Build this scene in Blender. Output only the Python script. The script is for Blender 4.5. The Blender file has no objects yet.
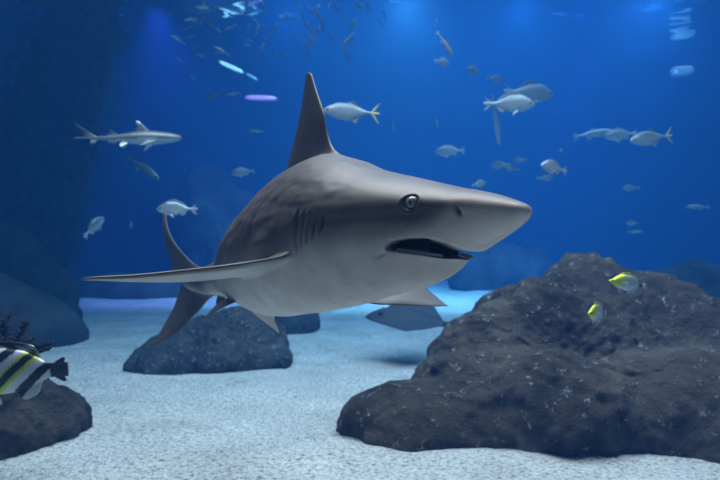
import bpy, bmesh, math, random
import numpy as np
from mathutils import Vector, Matrix, Euler, noise
from mathutils.kdtree import KDTree

random.seed(7)
SC = bpy.context.scene
COL = SC.collection
PI = math.pi
F = 700.0          # focal length in pixels
CH = 1.0           # camera height above the sand
SURF = 4.2         # water surface height

# ------------------------------------------------------------------ camera, light, exposure
cam = bpy.data.cameras.new('camera')
cam.lens = 35.0; cam.sensor_width = 36.0; cam.clip_start = .02
cam.dof.use_dof = True; cam.dof.focus_distance = 1.45; cam.dof.aperture_fstop = 6.3
cam_o = bpy.data.objects.new('camera', cam); COL.objects.link(cam_o)
cam_o.location = (0, 0, CH); cam_o.rotation_euler = (PI/2, 0, 0)
SC.camera = cam_o
SC.view_settings.view_transform = 'Standard'; SC.view_settings.look = 'None'
SC.view_settings.gamma = 1.0; SC.view_settings.use_curve_mapping = False
SC.view_settings.exposure = 0.0
SC.cycles.use_denoising = True
SC.cycles.volume_bounces = 1
SC.cycles.max_bounces = 6; SC.cycles.diffuse_bounces = 2; SC.cycles.glossy_bounces = 3
SC.cycles.transparent_max_bounces = 8
SC.cycles.sample_clamp_indirect = 3.0
SC.cycles.caustics_reflective = False; SC.cycles.caustics_refractive = False

world = bpy.data.worlds.new('hall'); SC.world = world; world.use_nodes = True
wb = world.node_tree.nodes['Background']
wb.inputs[0].default_value = (.45, .62, 1, 1); wb.inputs[1].default_value = .085

def area(name, loc, rot, sx, sy, power, color):
    l = bpy.data.lights.new(name, 'AREA'); l.shape = 'RECTANGLE'; l.size = sx; l.size_y = sy
    l.energy = power; l.color = color
    o = bpy.data.objects.new(name, l); COL.objects.link(o); o.location = loc; o.rotation_euler = rot
    return o
def spot(name, loc, target, power, color, angle, blend=.8, radius=.15):
    l = bpy.data.lights.new(name, 'SPOT'); l.energy = power; l.color = color
    l.spot_size = math.radians(angle); l.spot_blend = blend; l.shadow_soft_size = radius
    o = bpy.data.objects.new(name, l); COL.objects.link(o); o.location = loc
    o.rotation_euler = (Vector(target)-Vector(loc)).to_track_quat('-Z', 'Y').to_euler()
    return o
# the tank's daylight-coloured lamps hang over the water
area('ceiling_lamps_front', (.4, 3.2, 5.4), (0, 0, 0), 6, 3.4, 1060, (1, .755, .70))
area('ceiling_lamps_rear', (3.4, 10.0, 5.4), (0, 0, 0), 10, 10, 1200, (.84, .88, 1))
# coloured floodlights just under the surface, plus two added fills for the upper haze
spot('flood_white', (.62, 8.9, 4.06), (.62, 14, 2.6), 2600, (1, .86, .72), 150, .8, .25)
spot('flood_violet', (-2.68, 9.1, 4.06), (-2.68, 12, 1.0), 1500, (.85, .28, 1), 84, 1, .15)
spot('flood_violet_far', (3.6, 11.0, 4.0), (3.5, 14, 0), 1000, (.85, .26, 1), 50, 1, .15)
spot('flood_right', (3.7, 8.6, 4.06), (4.0, 14, 2.8), 2300, (.75, .80, .95), 150, .8, .3)
spot('haze_fill_centre', (2.1, 8.8, 4.06), (2.1, 14, 2.8), 1300, (.60, .78, 1), 150, .8, .3)  # added fill that brightens the haze towards the surface
spot('haze_fill_back', (-.9, 9.0, 4.06), (-.9, 14, 2.8), 900, (.45, .75, 1), 150, .8, .3)  # second added fill for the upper haze, left of centre

# ------------------------------------------------------------------ helpers
def P(px, py, D):
    return Vector(((px-360)/F*D, D, CH+(240-py)/F*D))
def tagit(o, label=None, cat=None, group=None, kind=None):
    if label: o['label'] = label
    if cat: o['category'] = cat
    if group: o['group'] = group
    if kind: o['kind'] = kind
    return o
def mesh_obj(name, verts, faces, mat, parent=None, colors=None, smooth=True):
    me = bpy.data.meshes.new(name)
    me.from_pydata([tuple(map(float, v)) for v in verts], [], [tuple(map(int, f)) for f in faces])
    bm = bmesh.new(); bm.from_mesh(me)
    bmesh.ops.recalc_face_normals(bm, faces=bm.faces); bm.to_mesh(me); bm.free()
    if smooth: me.polygons.foreach_set('use_smooth', [True]*len(me.polygons))
    if colors is not None: set_colors(me, colors)
    if mat: me.materials.append(mat)
    o = bpy.data.objects.new(name, me); COL.objects.link(o)
    if parent: o.parent = parent
    return o
def set_colors(me, colors):
    a = me.color_attributes.new('Col', 'FLOAT_COLOR', 'POINT')
    c = np.ones((len(me.vertices), 4), dtype=np.float32); c[:, :3] = np.asarray(colors)[:, :3]
    a.data.foreach_set('color', c.ravel())
def smooth01(a, b, x):
    t = np.clip((np.asarray(x, float)-a)/(b-a), 0, 1); return t*t*(3-2*t)
def catmull(pts, n, ts=None):
    """Centripetal-free Catmull-Rom through pts, n samples."""
    p = np.array(pts, float); m = len(p)
    q = np.vstack([2*p[0]-p[1], p, 2*p[-1]-p[-2]])
    out = []
    for v in (np.linspace(0, m-1, n) if ts is None else np.asarray(ts)*(m-1)):
        i = min(int(v), m-2); t = v-i
        a, b, c, d = q[i], q[i+1], q[i+2], q[i+3]
        out.append(.5*((2*b)+(-a+c)*t+(2*a-5*b+4*c-d)*t*t+(-a+3*b-3*c+d)*t**3))
    return np.array(out)
def pchip(x, y, xi):
    """monotone cubic interpolation"""
    x = np.array(x, float); y = np.array(y, float); xi = np.asarray(xi, float)
    h = np.diff(x); d = np.diff(y)/h; m = np.zeros(len(x))
    for k in range(1, len(x)-1):
        if d[k-1]*d[k] > 0:
            w1 = 2*h[k]+h[k-1]; w2 = h[k]+2*h[k-1]
            m[k] = (w1+w2)/(w1/d[k-1]+w2/d[k])
    m[0] = d[0]; m[-1] = d[-1]
    i = np.clip(np.searchsorted(x, xi)-1, 0, len(x)-2)
    t = np.clip((xi-x[i])/h[i], 0, 1)
    return ((1+2*t)*(1-t)**2*y[i]+t*(1-t)**2*h[i]*m[i]+t*t*(3-2*t)*y[i+1]+t*t*(t-1)*h[i]*m[i+1])
def ring_faces(nr, nc, closed=True, base=0):
    f = []
    for i in range(nr-1):
        for j in range(nc if closed else nc-1):
            k = (j+1) % nc
            f.append((base+i*nc+j, base+i*nc+k, base+(i+1)*nc+k, base+(i+1)*nc+j))
    return f
def fin_mesh(LE, TE, normal, th_root, th_tip, nv=28, nc=11, root_flare=0.0):
    """airfoil fin lofted between a leading and a trailing edge; closed mesh"""
    le = catmull(LE, nv); te = catmull(TE, nv)
    n = np.array(normal, float); n /= np.linalg.norm(n)
    prof = [(.5-.5*math.cos(PI*k/(nc-1))) for k in range(nc)]
    verts = []
    for i in range(nv):
        v = i/(nv-1); c = te[i]-le[i]
        th = th_root+(th_tip-th_root)*v**.8
        th *= 1+root_flare*max(0, 1-v/.18)**2
        nn = n
        up = []; dn = []
        for k, x in enumerate(prof):
            t = th*(2.6*math.sqrt(max(x, 0))*(1-x)**1.1*.62+.10*math.sin(PI*x))
            if k in (0, nc-1): t = 0
            base = le[i]+c*x
            up.append(base+nn*t*.5); dn.append(base-nn*t*.5)
        verts += up+dn[-2:0:-1]
    m = 2*nc-2
    f = ring_faces(nv, m)
    f.append(tuple(range(m-1, -1, -1))); f.append(tuple(range((nv-1)*m, nv*m)))
    return np.array(verts), f
def join_meshes(parts):
    V = []; Fc = []; b = 0
    for v, f in parts:
        V.append(np.asarray(v)); Fc += [tuple(i+b for i in q) for q in f]; b += len(v)
    return np.vstack(V), Fc

# ------------------------------------------------------------------ materials
def new_mat(name):
    m = bpy.data.materials.new(name); m.use_nodes = True
    nt = m.node_tree; b = nt.nodes['Principled BSDF']
    return m, nt, b
def N(nt, t, **kw):
    n = nt.nodes.new(t)
    for k, v in kw.items():
        if k.startswith('i_'): n.inputs[k[2:].replace('_', ' ')].default_value = v
        else: setattr(n, k, v)
    return n
def attr_mat(name, rough=.5, spec=.5, bump=0.0, bscale=300, bdist=.001, mottling=0.0, coat=0, metallic=0):
    m, nt, b = new_mat(name)
    a = N(nt, 'ShaderNodeVertexColor', layer_name='Col')
    tc = N(nt, 'ShaderNodeTexCoord')
    if mottling:
        n = N(nt, 'ShaderNodeTexNoise', i_Scale=14.0, i_Detail=6.0, i_Roughness=.6)
        nt.links.new(tc.outputs['Object'], n.inputs['Vector'])
        r = N(nt, 'ShaderNodeMapRange'); r.inputs['From Min'].default_value = .3; r.inputs['From Max'].default_value = .7
        r.inputs['To Min'].default_value = 1-mottling; r.inputs['To Max'].default_value = 1+mottling
        nt.links.new(n.outputs['Fac'], r.inputs['Value'])
        mx = N(nt, 'ShaderNodeVectorMath', operation='SCALE')
        nt.links.new(a.outputs['Color'], mx.inputs[0]); nt.links.new(r.outputs['Result'], mx.inputs['Scale'])
        nt.links.new(mx.outputs[0], b.inputs['Base Color'])
    else:
        nt.links.new(a.outputs['Color'], b.inputs['Base Color'])
    b.inputs['Roughness'].default_value = rough; b.inputs['Specular IOR Level'].default_value = spec
    b.inputs['Metallic'].default_value = metallic
    if bump:
        n = N(nt, 'ShaderNodeTexNoise', i_Scale=bscale, i_Detail=4.0)
        nt.links.new(tc.outputs['Object'], n.inputs['Vector'])
        bp = N(nt, 'ShaderNodeBump', i_Strength=bump, i_Distance=bdist)
        nt.links.new(n.outputs['Fac'], bp.inputs['Height']); nt.links.new(bp.outputs[0], b.inputs['Normal'])
    return m
def flat_mat(name, col, rough=.5, spec=.5, emit=None, es=0):
    m, nt, b = new_mat(name)
    b.inputs['Base Color'].default_value = (*col, 1); b.inputs['Roughness'].default_value = rough
    b.inputs['Specular IOR Level'].default_value = spec
    if emit: b.inputs['Emission Color'].default_value = (*emit, 1); b.inputs['Emission Strength'].default_value = es
    return m
def rock_mat(name, dark, light, speck, scale=3.0, speck_amt=.62, bump=.9, warm=None):
    m, nt, b = new_mat(name)
    tc = N(nt, 'ShaderNodeTexCoord')
    n1 = N(nt, 'ShaderNodeTexNoise', i_Scale=scale, i_Detail=9.0, i_Roughness=.65)
    n2 = N(nt, 'ShaderNodeTexNoise', i_Scale=scale*7, i_Detail=8.0, i_Roughness=.7)
    n3 = N(nt, 'ShaderNodeTexNoise', i_Scale=scale*26, i_Detail=4.0, i_Roughness=.6)
    for n in (n1, n2, n3): nt.links.new(tc.outputs['Object'], n.inputs['Vector'])
    cr = N(nt, 'ShaderNodeValToRGB')
    cr.color_ramp.elements[0].position = .36; cr.color_ramp.elements[0].color = (*dark, 1)
    cr.color_ramp.elements[1].position = .68; cr.color_ramp.elements[1].color = (*light, 1)
    if warm:
        e = cr.color_ramp.elements.new(.52); e.color = (*warm, 1)
    nt.links.new(n1.outputs['Fac'], cr.inputs[0])
    # pale encrusting specks
    sr = N(nt, 'ShaderNodeMapRange'); sr.inputs['From Min'].default_value = speck_amt; sr.inputs['From Max'].default_value = speck_amt+.07
    nt.links.new(n2.outputs['Fac'], sr.inputs['Value'])
    mul = N(nt, 'ShaderNodeMapRange'); mul.inputs['From Min'].default_value = .45; mul.inputs['From Max'].default_value = .62
    nt.links.new(n3.outputs['Fac'], mul.inputs['Value'])
    mm = N(nt, 'ShaderNodeMath', operation='MULTIPLY'); nt.links.new(sr.outputs[0], mm.inputs[0]); nt.links.new(mul.outputs[0], mm.inputs[1])
    mix = N(nt, 'ShaderNodeMix', data_type='RGBA')
    nt.links.new(mm.outputs[0], mix.inputs['Factor']); nt.links.new(cr.outputs[0], mix.inputs['A'])
    mix.inputs['B'].default_value = (*speck, 1)
    nt.links.new(mix.outputs['Result'], b.inputs['Base Color'])
    b.inputs['Roughness'].default_value = .9; b.inputs['Specular IOR Level'].default_value = .15
    ad = N(nt, 'ShaderNodeMath', operation='MULTIPLY_ADD'); ad.inputs[1].default_value = .35
    nt.links.new(n3.outputs['Fac'], ad.inputs[0]); nt.links.new(n2.outputs['Fac'], ad.inputs[2])
    bp = N(nt, 'ShaderNodeBump', i_Strength=bump, i_Distance=.05)
    nt.links.new(ad.outputs[0], bp.inputs['Height']); nt.links.new(bp.outputs[0], b.inputs['Normal'])
    return m

# ------------------------------------------------------------------ the tank: sand, walls, water
XL, XR, YB = -9.0, 11.0, 17.0
def sand_h(x, y):
    v = Vector((x*.55, y*.55, 3.1))
    h = noise.noise(v)*.07+noise.noise(Vector((x*1.9, y*1.9, 8.0)))*.022+noise.noise(Vector((x*6, y*6, 1.0)))*.007
    return h
def build_sand():
    nx, ny = 220, 260
    ys = [-1.0+18.2*(j/(ny-1))**1.6 for j in range(ny)]
    V = []
    for y in ys:
        for i in range(nx):
            u = 2*i/(nx-1)-1
            x = (XR-XL)/2*(.35*u+.65*u**3)+(XL+XR)/2*(abs(u)**3)
            V.append((x, y, sand_h(x, y)))
    m, nt, b = new_mat('coral_sand')
    tc = N(nt, 'ShaderNodeTexCoord')
    n1 = N(nt, 'ShaderNodeTexNoise', i_Scale=48.0, i_Detail=5.0, i_Roughness=.8)
    n2 = N(nt, 'ShaderNodeTexNoise', i_Scale=2.2, i_Detail=4.0)
    vo = N(nt, 'ShaderNodeTexVoronoi', i_Scale=75.0)
    for n in (n1, n2, vo): nt.links.new(tc.outputs['Object'], n.inputs['Vector'])
    cr = N(nt, 'ShaderNodeValToRGB')
    cr.color_ramp.elements[0].position = .38; cr.color_ramp.elements[0].color = (.12, .12, .12, 1)
    cr.color_ramp.elements[1].position = .66; cr.color_ramp.elements[1].color = (.80, .79, .76, 1)
    e = cr.color_ramp.elements.new(.46); e.color = (.52, .51, .49, 1)
    nt.links.new(n1.outputs['Fac'], cr.inputs[0])
    mr = N(nt, 'ShaderNodeMapRange'); mr.inputs['From Min'].default_value = .3; mr.inputs['From Max'].default_value = .7
    mr.inputs['To Min'].default_value = .82; mr.inputs['To Max'].default_value = 1.08
    nt.links.new(n2.outputs['Fac'], mr.inputs['Value'])
    sc_ = N(nt, 'ShaderNodeVectorMath', operation='SCALE'); nt.links.new(cr.outputs[0], sc_.inputs[0]); nt.links.new(mr.outputs[0], sc_.inputs['Scale'])
    nt.links.new(sc_.outputs[0], b.inputs['Base Color'])
    b.inputs['Roughness'].default_value = .95; b.inputs['Specular IOR Level'].default_value = .1
    ad = N(nt, 'ShaderNodeMath', operation='ADD'); nt.links.new(n1.outputs['Fac'], ad.inputs[0]); nt.links.new(vo.outputs['Distance'], ad.inputs[1])
    bp = N(nt, 'ShaderNodeBump', i_Strength=.7, i_Distance=.02)
    nt.links.new(ad.outputs[0], bp.inputs['Height']); nt.links.new(bp.outputs[0], b.inputs['Normal'])
    o = mesh_obj('floor', V, ring_faces(ny, nx, False), m)
    if o.data.polygons[0].normal.z < 0: o.data.flip_normals()
    return tagit(o, 'pale speckled coral sand covering the bottom of the aquarium', 'floor', kind='structure')
build_sand()
def box(name, a, b, mat, label, kind='structure', cat='wall'):
    (x0, y0, z0), (x1, y1, z1) = a, b
    V = [(x0,y0,z0),(x1,y0,z0),(x1,y1,z0),(x0,y1,z0),(x0,y0,z1),(x1,y0,z1),(x1,y1,z1),(x0,y1,z1)]
    Fc = [(0,3,2,1),(4,5,6,7),(0,1,5,4),(1,2,6,5),(2,3,7,6),(3,0,4,7)]
    o = mesh_obj(name, V, Fc, mat, smooth=False)
    return tagit(o, label, cat, kind=kind)
wall_m = flat_mat('tank_wall_paint', (.02, .05, .10), .8, .1)
box('wall_back', (XL-.3, YB, -.3), (XR+.3, YB+.3, 5.2), wall_m, 'dark blue rear wall of the aquarium lost in haze')
box('wall_left', (XL-.3, -1, -.3), (XL, YB, 5.2), wall_m, 'dark blue side wall of the aquarium by the algae-covered column')
box('wall_right', (XR, -1, -.3), (XR+.3, YB, 5.2), wall_m, 'dark blue side wall of the aquarium beyond the big rock')

def build_water():
    m = bpy.data.materials.new('sea_water'); m.use_nodes = True; nt = m.node_tree; nt.nodes.clear()
    out = N(nt, 'ShaderNodeOutputMaterial')
    sc_ = N(nt, 'ShaderNodeVolumeScatter'); ab = N(nt, 'ShaderNodeVolumeAbsorption'); ad = N(nt, 'ShaderNodeAddShader')
    # per-metre coefficients
    ss = (.0012, .0073, .0215); sa = (.150, .070, .030)
    k = .10
    sc_.inputs['Color'].default_value = (*[v/k for v in ss], 1); sc_.inputs['Density'].default_value = k; sc_.inputs['Anisotropy'].default_value = .15
    k = .25
    ab.inputs['Color'].default_value = (*[1-v/k for v in sa], 1); ab.inputs['Density'].default_value = k
    nt.links.new(sc_.outputs[0], ad.inputs[0]); nt.links.new(ab.outputs[0], ad.inputs[1])
    nt.links.new(ad.outputs[0], out.inputs['Volume'])
    o = box('water', (XL+.01, .25, -.25), (XR-.01, YB-.01, SURF-.0), m, 'clear blue sea water filling the aquarium', cat='water')
    return o
build_water()
def build_surface():
    m = bpy.data.materials.new('water_surface'); m.use_nodes = True; nt = m.node_tree; nt.nodes.clear()
    out = N(nt, 'ShaderNodeOutputMaterial')
    tr = N(nt, 'ShaderNodeBsdfTransparent'); gl = N(nt, 'ShaderNodeBsdfGlossy'); gl.inputs['Roughness'].default_value = .08
    gl.inputs['Color'].default_value = (.9, .95, 1, 1)
    fr = N(nt, 'ShaderNodeFresnel', i_IOR=1.33); mx = N(nt, 'ShaderNodeMixShader')
    nt.links.new(fr.outputs[0], mx.inputs[0]); nt.links.new(tr.outputs[0], mx.inputs[1]); nt.links.new(gl.outputs[0], mx.inputs[2])
    nt.links.new(mx.outputs[0], out.inputs['Surface'])
    nx, ny = 260, 300
    V = []
    for j in range(ny):
        y = -.9+17.8*j/(ny-1)
        for i in range(nx):
            x = XL+.05+(XR-XL-.1)*i/(nx-1)
            z = SURF+.02+noise.noise(Vector((x*1.1, y*.9, 0)))*.05+noise.noise(Vector((x*3.1, y*2.4, 4)))*.022+noise.noise(Vector((x*7, y*5, 9)))*.007
            V.append((x, y, z))
    o = mesh_obj('ceiling', V, ring_faces(ny, nx, False), m)
    if o.data.polygons[0].normal.z < 0: o.data.flip_normals()
    tagit(o, 'rippled water surface seen from below', 'water surface', kind='structure')
build_surface()

# ------------------------------------------------------------------ rocks
def fbm(p, sc, octv=4, rough=.5):
    v = Vector((p[0]*sc, p[1]*sc, p[2]*sc)); a = 1; t = 0
    for _ in range(octv):
        t += a*noise.noise(v); v = v*2.03+Vector((3.1, 1.7, 9.2)); a *= rough
    return t
def ridged(p, sc, octv=3):
    v = Vector((p[0]*sc, p[1]*sc, p[2]*sc)); a = 1; t = 0
    for _ in range(octv):
        t += a*(1-abs(noise.noise(v))*2.2); v = v*2.1+Vector((5.1, 2.7, 1.2)); a *= .5
    return t
def rock(name, blobs, centre, mat, label, seed=0, sub=6, amp=.05, nscale=2.2, k=5.0, group=None, cat='rock', fine=.35, squash=None):
    """closed boulder: smooth union of ellipsoids seen from its centre, then worn by noise. Blob = (x,y,z,rx,ry,rz), metres in the tank"""
    bm = bmesh.new(); bmesh.ops.create_icosphere(bm, subdivisions=sub, radius=1)
    bm.verts.ensure_lookup_table()
    D = np.array([v.co[:] for v in bm.verts]); D /= np.linalg.norm(D, axis=1)[:, None]
    C = np.array(centre, float); B = np.array(blobs, float)
    def field(p):
        q = (p[:, None, :]-B[None, :, :3])/B[None, :, 3:6]
        d = np.sqrt((q**2).sum(-1))
        return np.log(np.exp(k*(1-d)).sum(1))-.13*k
    lo = np.zeros(len(D)); hi = np.full(len(D), 6.0)
    # march outward until outside, then bisect (star-shaped about the centre)
    r_ = np.full(len(D), .02)
    step = .05; done = np.zeros(len(D), bool); hi = r_.copy(); last = r_.copy()
    for i in range(120):
        r2 = .02+step*i
        inside = field(C+D*r2) > 0
        last = np.where(inside, r2, last)
    lo = last; hi = last+step
    for _ in range(12):
        mid = (lo+hi)/2; ins = field(C+D*mid[:, None]) > 0
        lo = np.where(ins, mid, lo); hi = np.where(ins, hi, mid)
    R = lo
    Pn = C+D*R[:, None]
    off = np.array([seed*13.7, seed*7.3, seed*3.9])
    for i, v in enumerate(bm.verts):
        p = Pn[i]; q = p+off
        n = fbm(q, nscale, 5, .55)*amp*1.5 - (ridged(q, nscale*.9, 3)-1.0)*amp*.55 + fbm(q, nscale*6, 3, .6)*amp*fine
        v.co = Vector(p-C)+Vector(D[i])*n
    me = bpy.data.meshes.new(name); bm.to_mesh(me); bm.free()
    me.polygons.foreach_set('use_smooth', [True]*len(me.polygons))
    me.materials.append(mat)
    o = bpy.data.objects.new(name, me); COL.objects.link(o); o.location = C
    return tagit(o, label, cat, group)
M_rock = rock_mat('reef_rock', (.030, .025, .022), (.130, .108, .088), (.40, .40, .38), scale=2.6, speck_amt=.575, warm=(.072, .057, .045))
M_rock2 = rock_mat('grey_rock', (.020, .023, .026), (.088, .095, .098), (.28, .31, .33), scale=3.2, speck_amt=.55)
M_rock3 = rock_mat('brown_rock', (.028, .024, .020), (.105, .088, .070), (.24, .23, .20), scale=4.0, speck_amt=.64)
M_far = rock_mat('far_rock', (.018, .020, .022), (.065, .07, .07), (.12, .13, .13), scale=1.8)
M_algae = rock_mat('algae_rock', (.012, .016, .014), (.040, .050, .036), (.08, .10, .07), scale=3.0)
big = rock('boulder', [(1.38, 4.45, .15, .85, .80, .66),(1.42, 4.45, .52, .40, .42, .42),(1.84, 4.40, .42, .50, .50, .40),(.74, 4.02, .12, .46, .50, .38),
              (.26, 3.62, .03, .43, .40, .27),(2.35, 4.3, .12, .75, .7, .56),(1.0, 3.55, .08, .62, .45, .40),(1.85, 3.60, .05, .80, .5, .44),(.80, 4.12, .24, .38, .45, .40),(1.12, 4.28, .42, .38, .45, .36)],
     (1.15, 4.15, .15), M_rock, 'massive dark brown boulder with pale specks, largest of all the rocks', seed=1, sub=7, amp=.055, nscale=2.3, k=9)
rock('boulder', [(-1.14, 5.70, .05, .66, .50, .34),(-1.02, 5.80, .16, .42, .40, .33),(-1.44, 5.5, .02, .42, .38, .22)], (-1.12, 5.7, .05), M_rock2,
     'low blue-grey boulder on the sand under the belly of the big shark', seed=2, sub=6, amp=.035, nscale=3.2, k=8)
rock('boulder', [(-.86, 7.7, .06, .42, .40, .30),(-.62, 7.75, .10, .20, .3, .22)], (-.8, 7.7, .05), M_rock2,
     'small rock just behind the boulder under the big shark', seed=3, sub=5, amp=.03, nscale=3.2)
rock('boulder', [(-3.75, 6.9, .10, .95, .62, .62),(-3.25, 6.85, .05, .62, .45, .38),(-4.3, 6.9, .1, .8, .5, .6)], (-3.75, 6.9, .1), M_far,
     'smooth grey boulder behind the striped fish', seed=4, sub=6, amp=.035, nscale=1.6)
rock('boulder', [(-4.4, 8.15, .35, .8, .5, .95),(-3.75, 8.1, .2, .62, .42, .62),(-5.2, 8.15, .4, .8, .5, 1.1)], (-4.4, 8.15, .3), M_algae,
     'dark hazy boulder at the foot of the tall algae column', seed=5, sub=6, amp=.09, nscale=1.3)
rock('boulder', [(-4.2, 12.6, .0, 1.35, .8, .42),(-3.4, 12.4, .0, .7, .6, .25)], (-4.2, 12.5, .0), M_far,
     'low hazy mound of rock on the far sand behind the long pectoral fin', seed=6, sub=5, amp=.06, nscale=1.2)
rock('boulder', [(-1.86, 3.55, .02, .38, .40, .44),(-1.56, 3.62, .02, .17, .22, .25),(-2.1, 3.4, .0, .5, .4, .52)], (-1.8, 3.5, .04), M_rock3,
     'dark brown rock on the sand just below the striped fish', seed=7, sub=6, amp=.035, nscale=3.6, k=9)
rock('boulder', [(2.7, 14.4, .2, .75, .7, 1.0),(3.4, 14.6, .2, .8, .7, .7),(2.1, 14.2, .1, .4, .5, .45)], (2.7, 14.4, .2), M_far,
     'dim blue rock in the haze beyond the snout of the big shark', seed=8, sub=5, amp=.09, nscale=1.1)
rock('boulder', [(4.3, 8.9, .1, 1.1, .9, .62),(3.7, 8.7, .1, .6, .6, .45),(5.3, 9.0, .1, 1.1, .9, .55)], (4.3, 8.9, .1), M_far,
     'faint blue rock showing behind the crest of the massive dark boulder', seed=9, sub=5, amp=.08, nscale=1.4)
rock('boulder', [(-2.9, 14.8, .7, 1.0, .8, 1.6),(-2.4, 14.6, .6, .7, .6, 1.0),(-3.2, 14.8, 1.8, .6, .6, .8)], (-2.9, 14.8, .7), M_far,
     'faint tall rock in the haze above the back of the big shark', seed=10, sub=5, amp=.13, nscale=1.1)
# tall column hung with algae at the left of the tank
def column():
    V = []; n, m = 190, 96
    for i in range(n):
        v = i/(n-1); z = -.2+4.35*v
        cx = -5.45+1.45*v**.9; cy = 9.9+.2*v; r0 = 1.00-.52*v
        for j in range(m):
            a = 2*PI*j/m
            d = Vector((math.cos(a), math.sin(a), 0))
            q = (cx+d.x*r0+3, cy+d.y*r0, z)
            rr = r0*(1+.16*fbm(q, 1.6, 4, .6))+.06*ridged(q, 3.5, 2)
            V.append((cx+d.x*rr, cy+d.y*rr*.8, z))
    Fc = ring_faces(n, m); Fc += [tuple(range(m)), tuple(range((n-1)*m, n*m))]
    o = mesh_obj('rock_column', V, Fc, M_algae)
    tagit(o, 'tall dark rock column hung with algae rising to the surface', 'rock column')
    # hanging weed: many short blades, nobody could count them
    rnd = random.Random(5); BV = []; BF = []
    for k in range(900):
        v = rnd.random(); z = 4.1*v+.1; a = rnd.uniform(-PI, 0.25)+rnd.choice((0, 0, .3))
        cx = -5.45+1.45*v**.9; cy = 9.9+.2*v; r0 = 1.10-.50*v
        c = Vector((cx+math.cos(a)*r0, cy+math.sin(a)*r0*.8, z))
        L = rnd.uniform(.10, .26); w = rnd.uniform(.02, .05)
        out = Vector((math.cos(a), math.sin(a), rnd.uniform(-.5, .7))).normalized()
        sd = out.cross(Vector((0, 0, 1))).normalized()*w
        b0 = len(BV); ns = 4
        for i in range(ns+1):
            t = i/ns; p = c+out*L*t+Vector((0, 0, -.5*L*t*t)); ww = sd*(math.sin(PI*min(.97, .15+t*.85)))
            th = Vector((0, 0, .004))
            BV += [p-ww, p+ww, p+th*1.5]
        for i in range(ns):
            x = b0+i*3
            BF += [(x, x+1, x+4, x+3), (x+1, x+2, x+5, x+4), (x+2, x, x+3, x+5)]
        BF.append((b0, b0+2, b0+1)); BF.append((b0+ns*3, b0+ns*3+1, b0+ns*3+2))
    w_ = mesh_obj('algae', BV, BF, flat_mat('weed', (.020, .026, .014), .9, .1), o)
    tagit(w_, kind='stuff')
column()
# dark feathery coral beside the striped fish
def bush():
    root = bpy.data.objects.new('soft_coral', None); COL.objects.link(root); root.location = (-1.52, 2.88, .40)
    tagit(root, 'black feathery soft coral rising above the striped fish', 'coral')
    rnd = random.Random(3)
    m = flat_mat('black_coral', (.012, .011, .012), .8, .2)
    for k in range(16):
        ang = rnd.uniform(-1.0, 1.0); L = rnd.uniform(.22, .34)
        pts = []; d = Vector((math.sin(ang)*.75-.1, rnd.uniform(-.3, .3), 1)).normalized(); p = Vector((-.13+.015*k, .03*math.sin(k*2.1), 0))
        V = []; Fc = []
        n = 15
        spine = []
        for i in range(n):
            spine.append(p.copy()); p = p+d*(L/n); d = (d+Vector((math.sin(ang)*.10, rnd.uniform(-.06, .06), -.02))).normalized()
        for i, q in enumerate(spine):
            r_ = .009*(1-.6*i/n)
            for j in range(6):
                a = 2*PI*j/6; V.append(q+Vector((math.cos(a)*r_, math.sin(a)*r_, 0)))
        Fc = ring_faces(n, 6); Fc += [tuple(range(6)), tuple(range((n-1)*6, n*6))]
        for i in range(2, n):
            for sgn in (-1, 1, 0.3, -.4):
                b0 = len(V); l = .055*(1-.5*i/n)+rnd.uniform(0, .02)
                e = Vector((sgn, rnd.uniform(-.5, .5), rnd.uniform(.2, .9))).normalized()*l; q = spine[i]
                w = Vector((0, .006, .006)); u = Vector((.004, 0, -.006))
                V += [q-w, q+w, q+u, q+e]
                Fc += [(b0, b0+1, b0+3), (b0+1, b0+2, b0+3), (b0+2, b0, b0+3), (b0, b0+2, b0+1)]
        mesh_obj('branch', V, Fc, m, root)
bush()

# ------------------------------------------------------------------ the big shark
SP = [(.311,1.274,.054),(.213,1.345,.053),(.115,1.435,.047),(.005,1.565,.034),(-.085,1.72,.018),(-.165,1.90,-.002),
      (-.25,2.10,-.035),(-.355,2.33,-.082),(-.48,2.56,-.128),(-.63,2.76,-.160),(-.76,2.88,-.150)]
_d = catmull(SP, 600); _d[:, 2] += CH
_s = np.concatenate([[0], np.cumsum(np.linalg.norm(np.diff(_d, axis=0), axis=1))])
TAIL_S = float(_s[-1])
_T = np.gradient(_d, axis=0); _T /= np.linalg.norm(_T, axis=1)[:, None]
ROLL = math.radians(3)
def frame(s):
    s = np.clip(s, -.2, TAIL_S+.5)
    sc = np.clip(s, 0, TAIL_S)
    c = np.stack([np.interp(sc, _s, _d[:, k]) for k in range(3)], -1)
    t = np.stack([np.interp(sc, _s, _T[:, k]) for k in range(3)], -1)
    t = t/np.linalg.norm(t, axis=-1, keepdims=True)
    c = c+t*(np.asarray(s)-sc)[..., None]
    up = np.array([0, 0, 1.0])-t*t[..., 2:3]; up /= np.linalg.norm(up, axis=-1, keepdims=True)
    side = np.cross(t, up)          # backwards x up
    side = -side if False else side
    return c, t, side, up
_c, _t, _sd, _u = frame(np.array([.5]))
SIGN = 1 if _sd[0][1] < 0 else -1   # +y of the shark's own frame = its right flank, the one turned to the glass
def to_world(s, y, z):
    s = np.asarray(s, float); y = np.asarray(y, float); z = np.asarray(z, float)
    c, t, sd, u = frame(s); sd = sd*SIGN
    cr, sr = math.cos(ROLL), math.sin(ROLL)
    return c+(sd*cr+u*sr)*y[..., None]+(u*cr-sd*sr)*z[..., None]
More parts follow.
